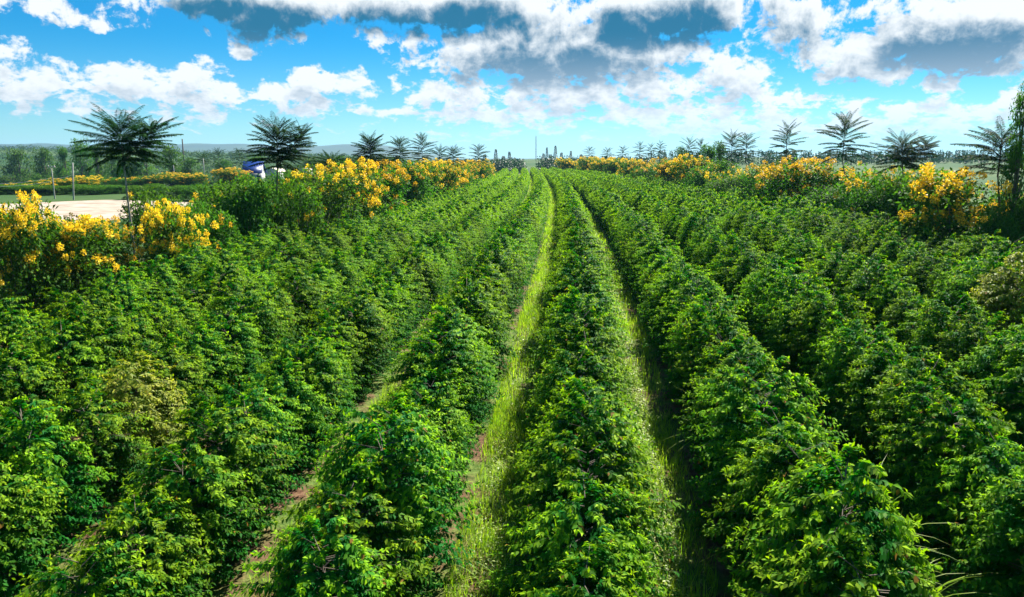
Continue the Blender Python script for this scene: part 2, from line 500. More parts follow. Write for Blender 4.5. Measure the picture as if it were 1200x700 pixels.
COF = []
for s in range(8):
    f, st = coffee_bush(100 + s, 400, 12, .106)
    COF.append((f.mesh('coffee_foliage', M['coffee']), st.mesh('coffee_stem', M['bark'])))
f, st = coffee_bush(120, 400, 12, .106)
COF_PALE = (f.mesh('pale_coffee_foliage', M['coffee_pale']), st.mesh('pale_coffee_stem', M['bark']))
LOD1 = [coffee_bush(200 + s, 170, 7, .185, True, stem=False, Rb=.98)[0].data() for s in range(5)]
LOD2 = [coffee_bush(220 + s, 80, 4, .33, True, stem=False, Rb=.93)[0].data() for s in range(5)]

def visible(x, y, z):
    if y < 2: return False
    f = y * math.cos(PITCH) - (z - CZ) * math.sin(PITCH)
    v = y * math.sin(PITCH) + (z - CZ) * math.cos(PITCH)
    if f < 1: return False
    px = 600 + FPX * x / f; py = 350 - FPX * v / f
    m = FPX * 1.25 / f
    return -m < px < 1200 + m and -m < py < 700 + m

plants = []
for k in ROWS:
    d = 5.2 + random.random()
    while d < (42 if k == -5 else 268):
        x = k * ROW_S + {0: -.04, 1: .16, -1: -.16}.get(k, .12 * (1 if k > 0 else -1)) + float(row_c(d)) + random.gauss(0, .08)
        z = float(gz(x, d))
        s = random.choice((.9, .98, 1.0, 1.04, 1.1)) * random.uniform(.95, 1.05)
        sz = s * random.uniform(.93, 1.06)
        q = random.random()
        if d > 45: s, sz = 1 + (s - 1) * .5, 1 + (sz - 1) * .5
        elif q < .06: s, sz = s * .84, sz * .80
        elif q > .93: sz *= 1.08
        if abs(k) > 1: s *= .93
        plants.append([k, d, x, z, s, sz])
        d += random.uniform(1.18, 1.55)
vis = [p for p in plants if visible(p[2], p[1], p[3] + 1.2)]
vis.sort(key=lambda p: p[2] ** 2 + p[1] ** 2 + (p[3] - CZ) ** 2)
near, rest = vis[:296], vis[296:]
ids = {id(p) for p in near}
dmax = max(p[1] for p in near)

ORD = ['nearest', 'second', 'third', 'fourth', 'fifth', 'sixth', 'seventh', 'eighth', 'ninth', 'tenth', 'eleventh', 'twelfth', 'thirteenth', 'fourteenth', 'fifteenth', 'sixteenth']
NUMW = {1: 'first', 2: 'second', 3: 'third', 4: 'fourth', 5: 'fifth', 6: 'sixth'}
def row_name(k):
    if k == 0: return 'the centre row'
    return f"the {NUMW[abs(k)]} row {'right' if k > 0 else 'left'} of the centre row"
def nth(j):
    return 'nearest' if j == 0 else (ORD[j] + ' nearest' if j < len(ORD) else None)
GR = 'coffee bushes planted in long rows'
special = {}
twig_mb = None
byrow = {k: sorted([p for p in near if p[0] == k], key=lambda p: p[1]) for k in ROWS}
PALE_AT = [(185, 470), (1190, 350)]
def px_of(x, y, z):
    f = y * math.cos(PITCH) - (z - CZ) * math.sin(PITCH); v = y * math.sin(PITCH) + (z - CZ) * math.cos(PITCH)
    return 600 + FPX * x / f, 350 - FPX * v / f
pale_pick = set()
for a, b in PALE_AT:
    q = min(near, key=lambda p: math.dist(px_of(p[2], p[1], p[3] + 1.6), (a, b)))
    pale_pick.add(id(q))
dry_pick = id(min(near, key=lambda p: math.dist(px_of(p[2], p[1], p[3] + 1.4), (110, 575))))

for k in ROWS:
    for j, p in enumerate(byrow[k]):
        _, d, x, y_z, s, sz = p
        o = nth(j)
        if o: lab = f'coffee bush {o} the viewer in {row_name(k)}'
        elif d < 30: lab = f'green coffee bush in the middle of {row_name(k)}'
        else: lab = f'green coffee bush in the far part of {row_name(k)}'
        meshes = COF[random.randrange(len(COF))]
        if id(p) in pale_pick:
            meshes = COF_PALE
            lab = 'pale yellowish coffee bush on the left side among darker green ones' if x < 0 else 'rounded yellowish coffee bush at the right edge among darker rows'
            if x > 0: s, sz = s * 1.1, sz * 1.12
        if id(p) == dry_pick:
            lab = f'coffee bush with bare dry twigs sticking out, low on the left side'
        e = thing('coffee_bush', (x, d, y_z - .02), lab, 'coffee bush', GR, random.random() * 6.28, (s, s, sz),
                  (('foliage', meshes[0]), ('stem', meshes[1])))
        if id(p) == dry_pick:
            tw = MB(); r = np.random.default_rng(5)
            for q in range(14):
                a = r.uniform(-2.6, .6) - e.rotation_euler.z; el = r.uniform(.1, .9); b0 = np.array([math.cos(a) * .62, math.sin(a) * .62, r.uniform(1.2, 1.75)])
                dv = np.array([math.cos(a) * math.cos(el), math.sin(a) * math.cos(el), math.sin(el)]) * r.uniform(.45, .8)
                tube(tw, [np.array([0, 0, .9]), b0, b0 + dv * .5 + r.normal(0, .03, 3), b0 + dv + r.normal(0, .05, 3) - np.array([0, 0, .08])], [.006, .0045, .0035, .002], 4)
            obj('dry_twigs', tw.mesh('dry_twigs', M['dry_wood']), e)

# every bush farther down the rows, as one mass
fm = MB()
for k, d, x, z, s, sz in rest:
    lod = LOD1 if d < 115 else LOD2
    v, q, ag, rn = lod[random.randrange(5)]
    a = random.random() * 6.28; ca, sa = math.cos(a), math.sin(a)
    w = np.stack([(v[:, 0] * ca - v[:, 1] * sa) * s + x, (v[:, 0] * sa + v[:, 1] * ca) * s + d, v[:, 2] * sz + z - .02], 1)
    b = random.uniform(-.12, .12)
    fm.add(w, q, 0, ag, np.clip(rn + b, 0, .97))
tag(obj('coffee_rows', fm.mesh('coffee_rows', M['coffee'])), 'distant coffee bushes merging into long curving green rows', 'coffee rows', kind='stuff')

# ------------------------------------------------------------------ grass and weeds in the tracks
def blades(mb, pos, ln, wd, bend=.5, age=0.0, r=None, az=None, upr=(.55, 1.0), segs=3):
    r = r or rng
    n = len(pos)
    a = r.random(n) * 6.28 if az is None else az
    lean = r.uniform(*upr, n)
    hd = np.stack([np.cos(a), np.sin(a), np.zeros(n)], 1); upv = np.array([0, 0, 1.])
    d0 = unit(hd * (1 - lean)[:, None] * .9 + upv)
    sd_ = np.stack([-np.sin(a), np.cos(a), np.zeros(n)], 1)
    ln = np.broadcast_to(ln, (n,))[:, None]; wd = np.broadcast_to(wd, (n,))[:, None]; bend = np.broadcast_to(bend, (n,))[:, None]
    pts = [pos]; cur = d0
    for i in range(segs):
        cur = unit(cur + (hd * .9 - upv * 1.1) * bend * (1.15 / segs) * (.3 + 1.4 * i / segs))
        pts.append(pts[-1] + cur * ln / segs)
    rows = []
    for i in range(segs):
        w_ = wd * (.42 if i == 0 else .5 * (1 - (i / segs) ** 2.2))
        rows += [pts[i] - sd_ * w_, pts[i] + sd_ * w_]
    rows.append(pts[-1]); nv = len(rows)
    v = np.stack(rows, 1).reshape(-1, 3)
    q = np.array([[2 * i, 2 * i + 1, 2 * i + 3, 2 * i + 2] for i in range(segs - 1)] + [[2 * segs - 2, 2 * segs - 1, 2 * segs, 2 * segs]])
    q = (np.arange(n)[:, None, None] * nv + q[None]).reshape(-1, 4)
    ag = np.broadcast_to(age, (n,))
    mb.add(v, q, 0, np.repeat(ag, nv), np.repeat(r.random(n), nv))

gm = MB()
def track_points(k, d0, d1, dens, half=.62, off=0.0):
    n = int((d1 - d0) * 2 * half * dens)
    d = rng.uniform(d0, d1, n); u = rng.uniform(-half, half, n) + off
    x = (k + .5) * ROW_S + row_c(d) + u
    return np.stack([x, d, gz(x, d) - .01], 1)
DEN = {-1: 2.0, 0: 1.0, -2: .9}
for k in range(-5, 6):
    w = DEN.get(k, .45)
    for (d0, d1, dn, l0, w0) in ((6, 20, 520, .24, .010), (20, 45, 230, .28, .015), (45, 110, 70, .32, .034), (110, 268, 18, .40, .07)):
        p = track_points(k, d0, d1, dn * w)
        # patchy: keep blades where a slow pattern is high
        pat = np.sin(p[:, 1] * 1.3 + k * 2) * .5 + np.sin(p[:, 1] * .47 + p[:, 0] * 2.1) * .5
        p = p[rng.random(len(p)) < .55 + .45 * pat]
        n = len(p)
        blades(gm, p, l0 * rng.uniform(.5, 1.6, n), w0 * rng.uniform(.7, 1.3, n), rng.uniform(.2, .8, n), np.clip(rng.normal(.25, .25, n), 0, 1))
tag(obj('grass', gm.mesh('grass', M['grass'])), 'bright green grass growing in the tracks between coffee rows', 'grass', kind='stuff')

wm = MB()
for k in range(-5, 6):
    w = {0: 3.8, -1: 1.2, -2: 1.5, 1: .7}.get(k, .5)
    for (d0, d1, dn, l0) in ((6, 22, 330, .055), (22, 50, 120, .09), (50, 130, 24, .17), (130, 268, 7, .3)):
        off = {0: -.34, -2: .2, -1: .05}.get(k, 0)
        p = track_points(k, d0, d1, dn * w, .42, off)
        n = len(p)
        side_h = np.clip(.30 - .45 * ((p[:, 0] - ((k + .5) * ROW_S + row_c(p[:, 1]))) + .35), .03, .5) if k == 0 else .16
        p[:, 2] += rng.random(n) ** 1.3 * side_h * (1 + .5 * np.sin(p[:, 1] * 1.7))
        leaves(wm, p, np.concatenate([rng.normal(0, 1, (n, 2)), rng.uniform(-.3, .5, (n, 1))], 1), np.array([0, 0, 1.]) + rng.normal(0, .45, (n, 3)),
               l0 * rng.uniform(.6, 1.5, n), l0 * rng.uniform(.4, .8, n), .2, .1, np.clip(rng.normal(.4, .3, n), 0, 1), simple=True)
tag(obj('weeds', wm.mesh('weeds', M['weed'])), 'pale broadleaf weeds creeping along the foot of the rows', 'weeds', kind='stuff')

dg_ = MB()
for k in range(-5, 6):
    for (d0, d1, dn, l0, w0) in ((6, 22, 34, .16, .010), (22, 60, 14, .24, .02)):
        p = track_points(k, d0, d1, dn, .6)
        p = p[np.sin(p[:, 1] * .9 + k) + np.sin(p[:, 0] * 3 + p[:, 1] * .37) > -.2]; n = len(p)
        blades(dg_, p + np.array([0, 0, .02]), l0 * rng.uniform(.5, 1.5, n), w0, rng.uniform(.8, 1.8, n), rng.random(n), upr=(.1, .6))
tag(obj('dry_grass', dg_.mesh('dry_grass', M['straw'])), 'dry straw lying in the tracks between the coffee rows', 'dry grass', kind='stuff')

def at(px, py, d):
    """world x for a pixel column at forward distance d"""
    x, y, z = ray(px, py)
    return x / y * d, CZ + z / y * d

def grass_clump(px, d, label, n, ln, wd, straw=False, seed=1, z0=0.0):
    r = np.random.default_rng(seed)
    x = at(px, 400, d)[0]
    mb = MB()
    p = np.concatenate([r.normal(0, .10, (n, 2)), np.full((n, 1), -.02)], 1)
    blades(mb, p, ln * r.uniform(.55, 1.15, n), wd * r.uniform(.7, 1.2, n), r.uniform(.5, 1.5, n), np.clip(r.normal(.3, .25, n), 0, 1), r, upr=(.35, 1.0), segs=8)
    e = thing('grass_clump', (x, d, float(gz(x, d)) + z0), label, 'grass clump', 'tall grass clumps in the tracks', 0, (1, 1, 1), (('blades', mb.mesh('clump_blades', M['straw' if straw else 'grass'])),))
    return e
grass_clump(548, 9.1, 'tall bright grass clump low in the sunlit track left of the centre row', 130, .95, .022, seed=1)
grass_clump(585, 11.0, 'tall grass clump in the left track, farther than the lowest clump', 90, .85, .018, seed=2)
grass_clump(602, 14.5, 'smaller grass clump farther up the sunlit track left of the centre row', 80, .75, .018, seed=3)
grass_clump(520, 8.7, 'low arching grass clump at the bottom edge beside the sunlit track', 90, .75, .02, seed=8)
grass_clump(1012, 10.6, 'arching pale grass clump rising above the first right row', 46, 2.4, .03, seed=4)
grass_clump(1072, 9.6, 'arching grass clump leaning over the dark gap at lower right', 50, 2.0, .03, seed=5)
grass_clump(1090, 8.9, 'dense sunlit grass clump at the bottom right corner', 150, 1.1, .022, seed=6)
grass_clump(858, 15.2, 'thin pale grass clump in the gap right of the first right row', 26, 2.3, .026, seed=7)

def foxtail(px, d, label, h, n=3, seed=1, main=0):
    r = np.random.default_rng(seed); x = at(px, 600, d)[0]
    st, hd = MB(), MB()
    for q in range(n):
        a = r.random() * 6.28; b = np.array([math.cos(a) * .05, math.sin(a) * .05, 0]); hq = h * (1 if q == 0 else r.uniform(.7, .95))
        top = b + np.array([r.normal(0, .10), r.normal(0, .06), hq])
        tube(st, [b - np.array([0, 0, .05]), (b + top) / 2 + np.array([.02, 0, 0]), top], [.006, .005, .004], 5)
        m = 90; t = r.random(m); ph = r.random(m) * 6.28
        pp = top + np.stack([np.cos(ph) * .008, np.sin(ph) * .008, t * .13 - .02], 1)
        leaves(hd, pp, np.stack([np.cos(ph), np.sin(ph), np.full(m, .9)], 1), np.stack([-np.sin(ph), np.cos(ph), np.zeros(m)], 1) + r.normal(0, .2, (m, 3)), .03 * (1.1 - .5 * t), .008, 0, 0, .4, simple=True)
    thing('foxtail_grass', (x, d, float(gz(x, d))), label, 'foxtail grass', 'seeding foxtail grasses', 0, (1, 1, 1),
          (('stalk', st.mesh('foxtail_stalk', M['grass'])), ('seed_head', hd.mesh('foxtail_head', M['straw']))))
foxtail(1172, 8.6, 'brown foxtail seed head standing at the bottom right corner', 1.25, 2, 3)
foxtail(566, 8.1, 'foxtail seed heads among grass at the bottom edge left of centre', .85, 3, 4)

# ------------------------------------------------------------------ flowering shrubs, feathery trees, leafy trees
def ball_leaves(mb, r, centre, rad, n, L, W, mat=0, simple=True, up=.6, ages=(0, .5), shell=.45):
    dv = unit(r.normal(0, 1, (n, 3)))
    rr = (shell + (1 - shell) * r.random(n)) ** .6
    p = np.array(centre) + dv * rr[:, None] * np.array(rad)
    d = dv * .7 + r.normal(0, .6, (n, 3)); d[:, 2] -= .15
    leaves(mb, p, d, dv * .6 + np.array([0, 0, up]) + r.normal(0, .35, (n, 3)), L * r.uniform(.7, 1.3, n), W * r.uniform(.7, 1.3, n), .2, .1,
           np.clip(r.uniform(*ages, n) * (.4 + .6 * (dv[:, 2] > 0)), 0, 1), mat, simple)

def flowering_shrub(seed, h, rad, nfl, leaf=.21, nleaf=7000):
    r = np.random.default_rng(seed)
    fo, fl, st = MB(), MB(), MB()
    nc = 30
    cs = []
    for i in range(nc):
        a = r.random() * 6.28; q = r.random() ** .5
        zz = r.uniform(.10, .80)
        rr = rad * q * .72 * (1.15 - .45 * zz)
        cs.append((rr * math.cos(a), rr * math.sin(a), h * zz, rad * r.uniform(.30, .50)))
    for c in cs:
        ball_leaves(fo, r, c[:3], (c[3], c[3], c[3] * .8), nleaf // nc, leaf, leaf * .45)
        b = np.array([c[0] * .15, c[1] * .15, -.2]); e = np.array(c[:3])
        tube(st, [b, b * .5 + e * .5 + r.normal(0, .08, 3), e], [.045, .025, .008], 5)
    # racemes at the ends of shoots, thickest on the upper side
    for i in range(nfl):
        c = cs[r.integers(nc)]
        dv = unit(r.normal(0, 1, 3) + np.array([0, 0, 1.0]))
        p = np.array(c[:3]) + dv * np.array([c[3], c[3], c[3] * .8]) * r.uniform(.95, 1.18)
        if p[2] < h * .45 and r.random() < .75:
            p[2] += h * .38
        m = 60
        dd = unit(r.normal(0, 1, (m, 3)) + dv * .3)
        s = r.uniform(.7, 1.25)
        pp = p + dd * np.array([.135, .135, .18]) * s * (r.random((m, 1)) ** .5)
        leaves(fl, pp, dd + r.normal(0, .4, (m, 3)), dd + r.normal(0, .6, (m, 3)), r.uniform(.06, .10) * s, .066 * s, .1, .15, r.random(m) * .7, simple=True)
    parts = [('foliage', fo.mesh('shrub_foliage', M['senna'])), ('stem', st.mesh('shrub_stem', M['bark']))]
    if nfl: parts.insert(1, ('blossoms', fl.mesh('shrub_blossoms', M['petal'])))
    return parts
SHRUB_FULL = [flowering_shrub(300 + i, 4.4, 2.5, 150) for i in range(3)]
SHRUB_SOME = [flowering_shrub(310 + i, 4.4, 2.4, 46) for i in range(3)]
SHRUB_FEW = [flowering_shrub(320 + i, 4.4, 2.4, 9) for i in range(2)]
SHRUB_BARE = [flowering_shrub(330 + i, 4.4, 2.3, 0) for i in range(2)]

def hedge_d(px, X):
    """distance at which a line X metres off the row axis crosses a pixel column"""
    t = (px - 600) / FPX * 1.0
    best = min(np.linspace(14, 268, 2000), key=lambda d: abs((X + float(row_c(d))) / d - t * 1.0))
    return float(best)

def put_shrub(px, d, top_py, width_px, sort, label, group, X=None, jx=0.0):
    x = at(px, top_py, d)[0] + jx
    z0 = float(gz(x, d)); ztop = at(px, top_py, d)[1]
    hs = max(.35, (ztop - z0) / 4.2); ws = width_px / FPX * d / 4.6 * (1.0 if d < 45 else 1.3)
    parts = {'full': SHRUB_FULL, 'some': SHRUB_SOME, 'few': SHRUB_FEW, 'bare': SHRUB_BARE}[sort]
    return thing('flowering_shrub' if sort != 'bare' else 'green_shrub', (x, d, z0 - .03), label, 'shrub', group, random.random() * 6.28, (ws, ws, hs), random.choice(parts))

GL = 'flowering shrubs along the left edge of the coffee field'
GRt = 'flowering shrubs along the right edge of the coffee field'
# left edge, nearest first: px, distance, top py, width px, kind, label
for a in [
    (4, 29.0, 230, 120, 'full', 'yellow flowering shrub at the left edge, nearest of the left hedge'),
    (62, 31.0, 256, 125, 'full', 'yellow flowering shrub in front of the pale clay yard'),
    (110, 33.0, 256, 92, 'full', 'yellow flowering shrub left of the leaning feathery tree trunk'),
    (206, 35.0, 238, 88, 'full', 'bright yellow shrub just right of the leaning feathery tree trunk'),
    (185, 40.0, 222, 90, 'few', 'green shrub behind the bright yellow shrub on the left'),
    (235, 37.5, 232, 80, 'few', 'green shrub with few flowers right of the bright yellow shrub'),
    (258, 50.0, 209, 70, 'few', 'green shrub between the bright yellow shrub and the blue roofed house'),
    (285, 41.0, 209, 84, 'bare', 'dark green shrub left of the two-crowned feathery tree'),
    (302, 60.0, 203, 50, 'bare', 'dark green shrub right below the blue roofed house'),
    (324, 66.0, 197, 44, 'few', 'green shrub in front of the pale arched shed'),
    (335, 44.0, 208, 85, 'few', 'green shrub with few yellow flowers under the two-crowned feathery tree'),
    (375, 51.0, 196, 75, 'some', 'half flowering shrub just right of the two-crowned feathery tree'),
    (410, 57.0, 188, 70, 'full', 'yellow shrub left of the dense dark feathery tree'),
    (440, 63.0, 190, 66, 'full', 'yellow shrub under the dense dark feathery tree'),
    (468, 73.0, 190, 58, 'some', 'half flowering shrub right of the dense dark feathery tree'),
    (490, 84.0, 188, 52, 'full', 'yellow shrub below the pair of thin feathery trees on the left'),
    (512, 96.0, 189, 46, 'full', 'orange yellow shrub in the far half of the left hedge'),
    (528, 112.0, 188, 42, 'full', 'deep yellow shrub next to the far end of the left hedge'),
    (545, 132.0, 188, 36, 'some', 'half flowering shrub near the far end of the left hedge'),
    (558, 155.0, 188, 30, 'full', 'small yellow shrub near the far end of the left hedge'),
    (567, 182.0, 189, 24, 'full', 'last yellow shrub at the far end of the left hedge')]:
    put_shrub(*a, GL)
for a in [
    (1182, 33.5, 240, 70, 'bare', 'low dark green shrub at the foot of the right edge tree'),
    (1045, 46.5, 214, 70, 'bare', 'low dark green shrub between the domed yellow shrub and the tallest tree'),
    (975, 57.0, 212, 60, 'bare', 'low dark green shrub in front of the broad yellow shrub'),
    (915, 66.0, 206, 52, 'bare', 'low dark green shrub before the single slim feathery tree'),
    (858, 79.0, 202, 46, 'bare', 'low dark green shrub before the feathery pair on the right'),
    (1210, 34.0, 225, 90, 'few', 'green shrub under the leafy tree at the right edge'),
    (1182, 41.0, 222, 50, 'bare', 'dark green shrub beside the feathery tree at right edge'),
    (1128, 36.5, 196, 140, 'full', 'large domed yellow shrub at the right, nearest of the right hedge'),
    (1075, 43.0, 194, 90, 'bare', 'large dark green shrub left of the domed yellow shrub'),
    (1030, 50.0, 184, 80, 'some', 'half flowering shrub between two tall feathery trees on the right'),
    (1000, 60.0, 200, 70, 'few', 'low green shrub below the tallest feathery tree on the right'),
    (948, 62.0, 187, 80, 'full', 'broad yellow shrub left of the tallest feathery tree'),
    (905, 70.0, 190, 60, 'some', 'half flowering shrub under the single slim feathery tree on the right'),
    (868, 82.0, 192, 56, 'some', 'half flowering shrub under the feathery pair on the right'),
    (838, 90.0, 186, 50, 'few', 'green shrub left of the feathery pair on the right'),
    (815, 100.0, 182, 48, 'full', 'tall yellow shrub by the round dark tree on the right'),
    (790, 112.0, 186, 44, 'full', 'yellow shrub in the far half of the right hedge'),
    (768, 128.0, 188, 40, 'some', 'half flowering shrub in the far half of the right hedge'),
    (748, 145.0, 187, 36, 'full', 'small yellow shrub in the far half of the right hedge'),
    (730, 165.0, 186, 33, 'some', 'small half flowering shrub near the far end of the right hedge'),
    (710, 185.0, 185, 30, 'full', 'deep yellow small shrub near the far end of the right hedge'),
    (692, 210.0, 184, 27, 'full', 'tiny yellow shrub second last at the far end of the right hedge'),
    (664, 235.0, 185, 22, 'full', 'last tiny yellow shrub at the far end of the right hedge')]:
    put_shrub(*a, GRt)
GB = 'flowering shrubs behind the clay yard'
for a in [
    (25, 128.0, 214, 60, 'some', 'flowering shrub left of the concrete posts behind the clay yard'),
    (52, 134.0, 211, 34, 'some', 'flowering shrub just left of the cross-armed concrete post'),
    (72, 130.0, 209, 30, 'full', 'yellow shrub between the two concrete posts'),
    (104, 138.0, 206, 32, 'full', 'yellow shrub right of the plain concrete post behind the yard'),
    (150, 140.0, 208, 40, 'some', 'flowering shrub behind the leaning feathery tree trunk'),
    (178, 142.0, 204, 34, 'some', 'flowering shrub right of the leaning feathery tree, beyond the hedge'),
    (202, 145.0, 202, 34, 'full', 'yellow shrub left of the pale thin post beyond the hedge'),
    (225, 146.0, 203, 30, 'full', 'yellow shrub against the pale thin post beyond the hedge'),
    (272, 150.0, 197, 36, 'full', 'yellow shrub left of the blue roofed house')]:
    put_shrub(*a, GB)
GH = 'green bushes behind the clay yard'
for i, px in enumerate([-10, 12, 34, 52, 70, 88, 106, 124, 140, 160, 182, 205, 228, 250, 262]):
    d = 112 + (i % 3) * 2 - (i > 8) * 14
    put_shrub(px, d, 225 - (i > 8) * 10 + (i % 2) * 2, 32, 'bare', 'low green bush in the hedge behind the clay yard' if i < 9 else 'low green bush in the hedge beyond the bright yellow shrub', GH if i < 9 else 'green bushes beyond the bright yellow shrub')

# feathery trees: straight slim stem and whorls of long pinnate fronds
def frond(mb, r, base, az, elv, L, dens=30):
    t = np.linspace(0, 1, dens)
    h = np.array([math.cos(az), math.sin(az), 0.0])
    ang = elv - t * r.uniform(.35, .8)
    step = L / dens
    pts = np.array(base) + np.cumsum(step * (np.cos(ang)[:, None] * h + np.sin(ang)[:, None] * np.array([0, 0, 1.])), 0)
    tube(mb, pts[::4], np.linspace(.014, .005, len(pts[::4])), 3, 0, cap=False)
    s = np.array([-math.sin(az), math.cos(az), 0.0])
    prof = np.sin(np.clip(t * .93 + .07, 0, 1) * math.pi) ** .55 * .21 * min(1.2, L / 1.5)
    tang = unit(np.gradient(pts, axis=0))
    for sg in (-1, 1):
        for hang in ((.15, .5),):
            p = pts[2:]; n = len(p)
            d = sg * s * 1.0 + tang[2:] * .55 - np.array([0, 0, 1.]) * r.uniform(*hang, (n, 1))
            leaves(mb, p, d, np.array([0, 0, 1.]) + r.normal(0, .2, (n, 3)), prof[2:] * r.uniform(.85, 1.2, n) + .02, L / dens * .9, .3, .05, r.random(n) * .4, simple=True)

def feather_tree(heads, base_h, trunk_pts, seed, fork=None):
    r = np.random.default_rng(seed)
    cr, tr = MB(), MB()
    tube(tr, trunk_pts, np.linspace(.075, .035, len(trunk_pts)), 7)
    for (hx, hy, zt, zb, L, layers, per) in heads:
        b = np.array(trunk_pts[-1]); e = np.array([hx, hy, zt - .15])
        tube(tr, [b - np.array([0, 0, .1]), b * .55 + e * .45 + np.array([0, 0, -.05]), e], [.04, .032, .018], 6)
        for i in range(layers * per):
            f = min(1.0, max(0.0, (i + r.uniform(-2.5, 2.5)) / (layers * per - 1)))
            z = zb + (zt - zb) * f ** .85
            k = np.clip((z - b[2]) / max(.2, e[2] - b[2]), 0, 1)
            c = b * (1 - k) + e * k; c[2] = z - .1
            elv = .12 + 1.0 * f ** 1.5
            ll = L * (.62 + .5 * math.sin(math.pi * min(1, f * .8 + .18)))
            frond(cr, r, c, i * 2.39996 + r.uniform(-.3, .3), elv + r.normal(0, .14), ll * r.uniform(.72, 1.15), 30)
    return cr, tr

GF = 'feathery trees along the hedges'
def put_feather(px, d, top_py, bot_py, half_px, label, seed, layers=7, per=7, second=None, lean_px=None):
    """top/bottom of the crown and half spread in pixels of the photo, at distance d"""
    bx = at(lean_px if lean_px is not None else px, 300, d)[0]
    z0 = float(gz(bx, d))
    tx, zt = at(px, top_py, d); zb = at(px, bot_py, d)[1]
    Lr = half_px / FPX * d * 1.02
    zt -= Lr * .55                                   # the top whorl stands up above its node
    zt = max(zt, zb + .5)
    dx = tx - bx
    joint = zb - z0 if second is None else zb - z0 + .1
    trunk = [(0, 0, -.2), (dx * .22, .03, joint * .35), (dx * .6, -.02, joint * .7), (dx * .85 if second else dx, 0, joint)]
    heads = [(dx, 0, zt - z0, zb - z0 + .15, Lr, layers, per)]
    if second:
        px2, top2, half2 = second
        x2, z2 = at(px2, top2, d); L2 = half2 / FPX * d
        heads.append((x2 - bx, .35, z2 - L2 * .5 - z0, zb - z0 + .5, L2, max(4, layers - 1), per))
    cr, tr = feather_tree(heads, joint, trunk, seed)
    return thing('feathery_tree', (bx, d, z0), label, 'tree', GF, 0, (1, 1, 1), (('trunk', tr.mesh('feather_trunk', M['pale_bark' if seed == 1 else 'bark'])), ('crown', cr.mesh('feather_crown', M['feather']))))
put_feather(138, 37.0, 121, 190, 50, 'large two-headed feathery tree with leaning pale trunk among yellow shrubs', 1, 8, 8, (172, 130, 38), 158)
put_feather(323, 44.0, 131, 196, 38, 'two-crowned dark feathery tree in the left hedge near the blue roof', 2, 9, 8, (350, 141, 26), 323)
put_feather(388, 60.0, 173, 196, 24, 'short pale feathery tree between the two-crowned tree and the dense dark one', 3, 5, 7)
put_feather(433, 64.0, 152, 196, 22, 'dense dark feathery tree midway along the left hedge', 4, 9, 10)
put_feather(468, 78.0, 155, 192, 18, 'left one of the thin feathery pair beyond the dense dark tree', 5, 7, 8)
put_feather(494, 86.0, 152, 192, 17, 'right one of the thin feathery pair beyond the dense dark tree', 6, 7, 7)
put_feather(515, 100.0, 168, 190, 13, 'low feathery tree right of the thin pair on the left', 7, 5, 7)
put_feather(531, 112.0, 168, 190, 14, 'low feathery tree second right of the thin pair on the left', 8, 6, 7)
put_feather(561, 150.0, 166, 190, 13, 'farthest feathery tree at the end of the left hedge', 9, 6, 8)
put_feather(1178, 36.0, 132, 205, 44, 'feathery tree at the right edge in front of the leafy tree', 11, 8, 6, None, 1172)
put_feather(1060, 47.0, 148, 198, 32, 'feathery tree left of the domed yellow shrub, fuller of its pair', 12, 8, 7, (1090, 156, 20))
put_feather(992, 56.0, 126, 188, 30, 'tallest feathery tree on the right with many open whorls', 13, 9, 6, None, 993)
put_feather(924, 71.0, 138, 190, 20, 'single slim feathery tree left of the tallest one on the right', 14, 8, 6)
put_feather(859, 92.0, 149, 190, 18, 'left one of the feathery pair on the right hedge', 15, 7, 7)
put_feather(876, 94.0, 151, 190, 15, 'right one of the feathery pair on the right hedge', 16, 7, 7)
put_feather(808, 116.0, 158, 188, 13, 'thin feathery tree left of the round dark tree', 17, 6, 6)
put_feather(822, 112.0, 160, 188, 11, 'thin feathery tree touching the round dark tree', 18, 5, 6)
put_feather(774, 140.0, 163, 186, 9, 'right one of three small far feathery trees on the right', 19, 5, 6)
put_feather(763, 146.0, 166, 186, 8, 'middle one of three small far feathery trees on the right', 20, 5, 6)
put_feather(750, 152.0, 164, 186, 9, 'left one of three small far feathery trees on the right', 21, 5, 6)
put_feather(730, 175.0, 169, 186, 8, 'small far feathery tree left of the three small ones', 22, 5, 6)
put_feather(712, 190.0, 171, 186, 8, 'small far feathery tree near the end of the right hedge', 23, 5, 6)
put_feather(691, 215.0, 170, 186, 8, 'farthest feathery tree at the end of the right hedge', 24, 5, 6)
put_feather(255, 165.0, 170, 200, 12, 'small feathery tree left of the blue roofed house', 25, 6, 7)
put_feather(280, 172.0, 171, 196, 11, 'small feathery tree just behind the blue roofed house', 26, 6, 7)
put_feather(236, 168.0, 176, 192, 13, 'small flat feathery tree above the pale thin post', 27, 5, 7)

def leafy_tree(seed, h, rad, n, L, mat, trunk_h=.35, clumps=16):
    r = np.random.default_rng(seed)
    cr, tr = MB(), MB()
    tube(tr, [(0, 0, -.3), (.05, 0, h * .25), (r.normal(0, .1), r.normal(0, .1), h * .55), (r.normal(0, .1), 0, h * .8)], [h * .025, h * .02, h * .012, h * .005], 7)
    for i in range(clumps):
        a = r.random() * 6.28; zz = r.uniform(trunk_h, .88)
        rr = rad * (r.random() ** .5) * (.85 if zz < .7 else .5)
        c = np.array([rr * math.cos(a), rr * math.sin(a), h * zz]); cr_ = rad * r.uniform(.28, .48)
        ball_leaves(cr, r, c, (cr_, cr_, cr_ * .75), n // clumps, L, L * .55, ages=(0, .8))
        b = np.array([0, 0, h * zz * .6])
        tube(tr, [b, b * .5 + c * .5 + np.array([0, 0, -.03 * h]), c], [h * .009, h * .006, h * .003], 5)
    return (('trunk', tr.mesh('tree_trunk', M['bark'])), ('crown', cr.mesh('tree_crown', M[mat])))
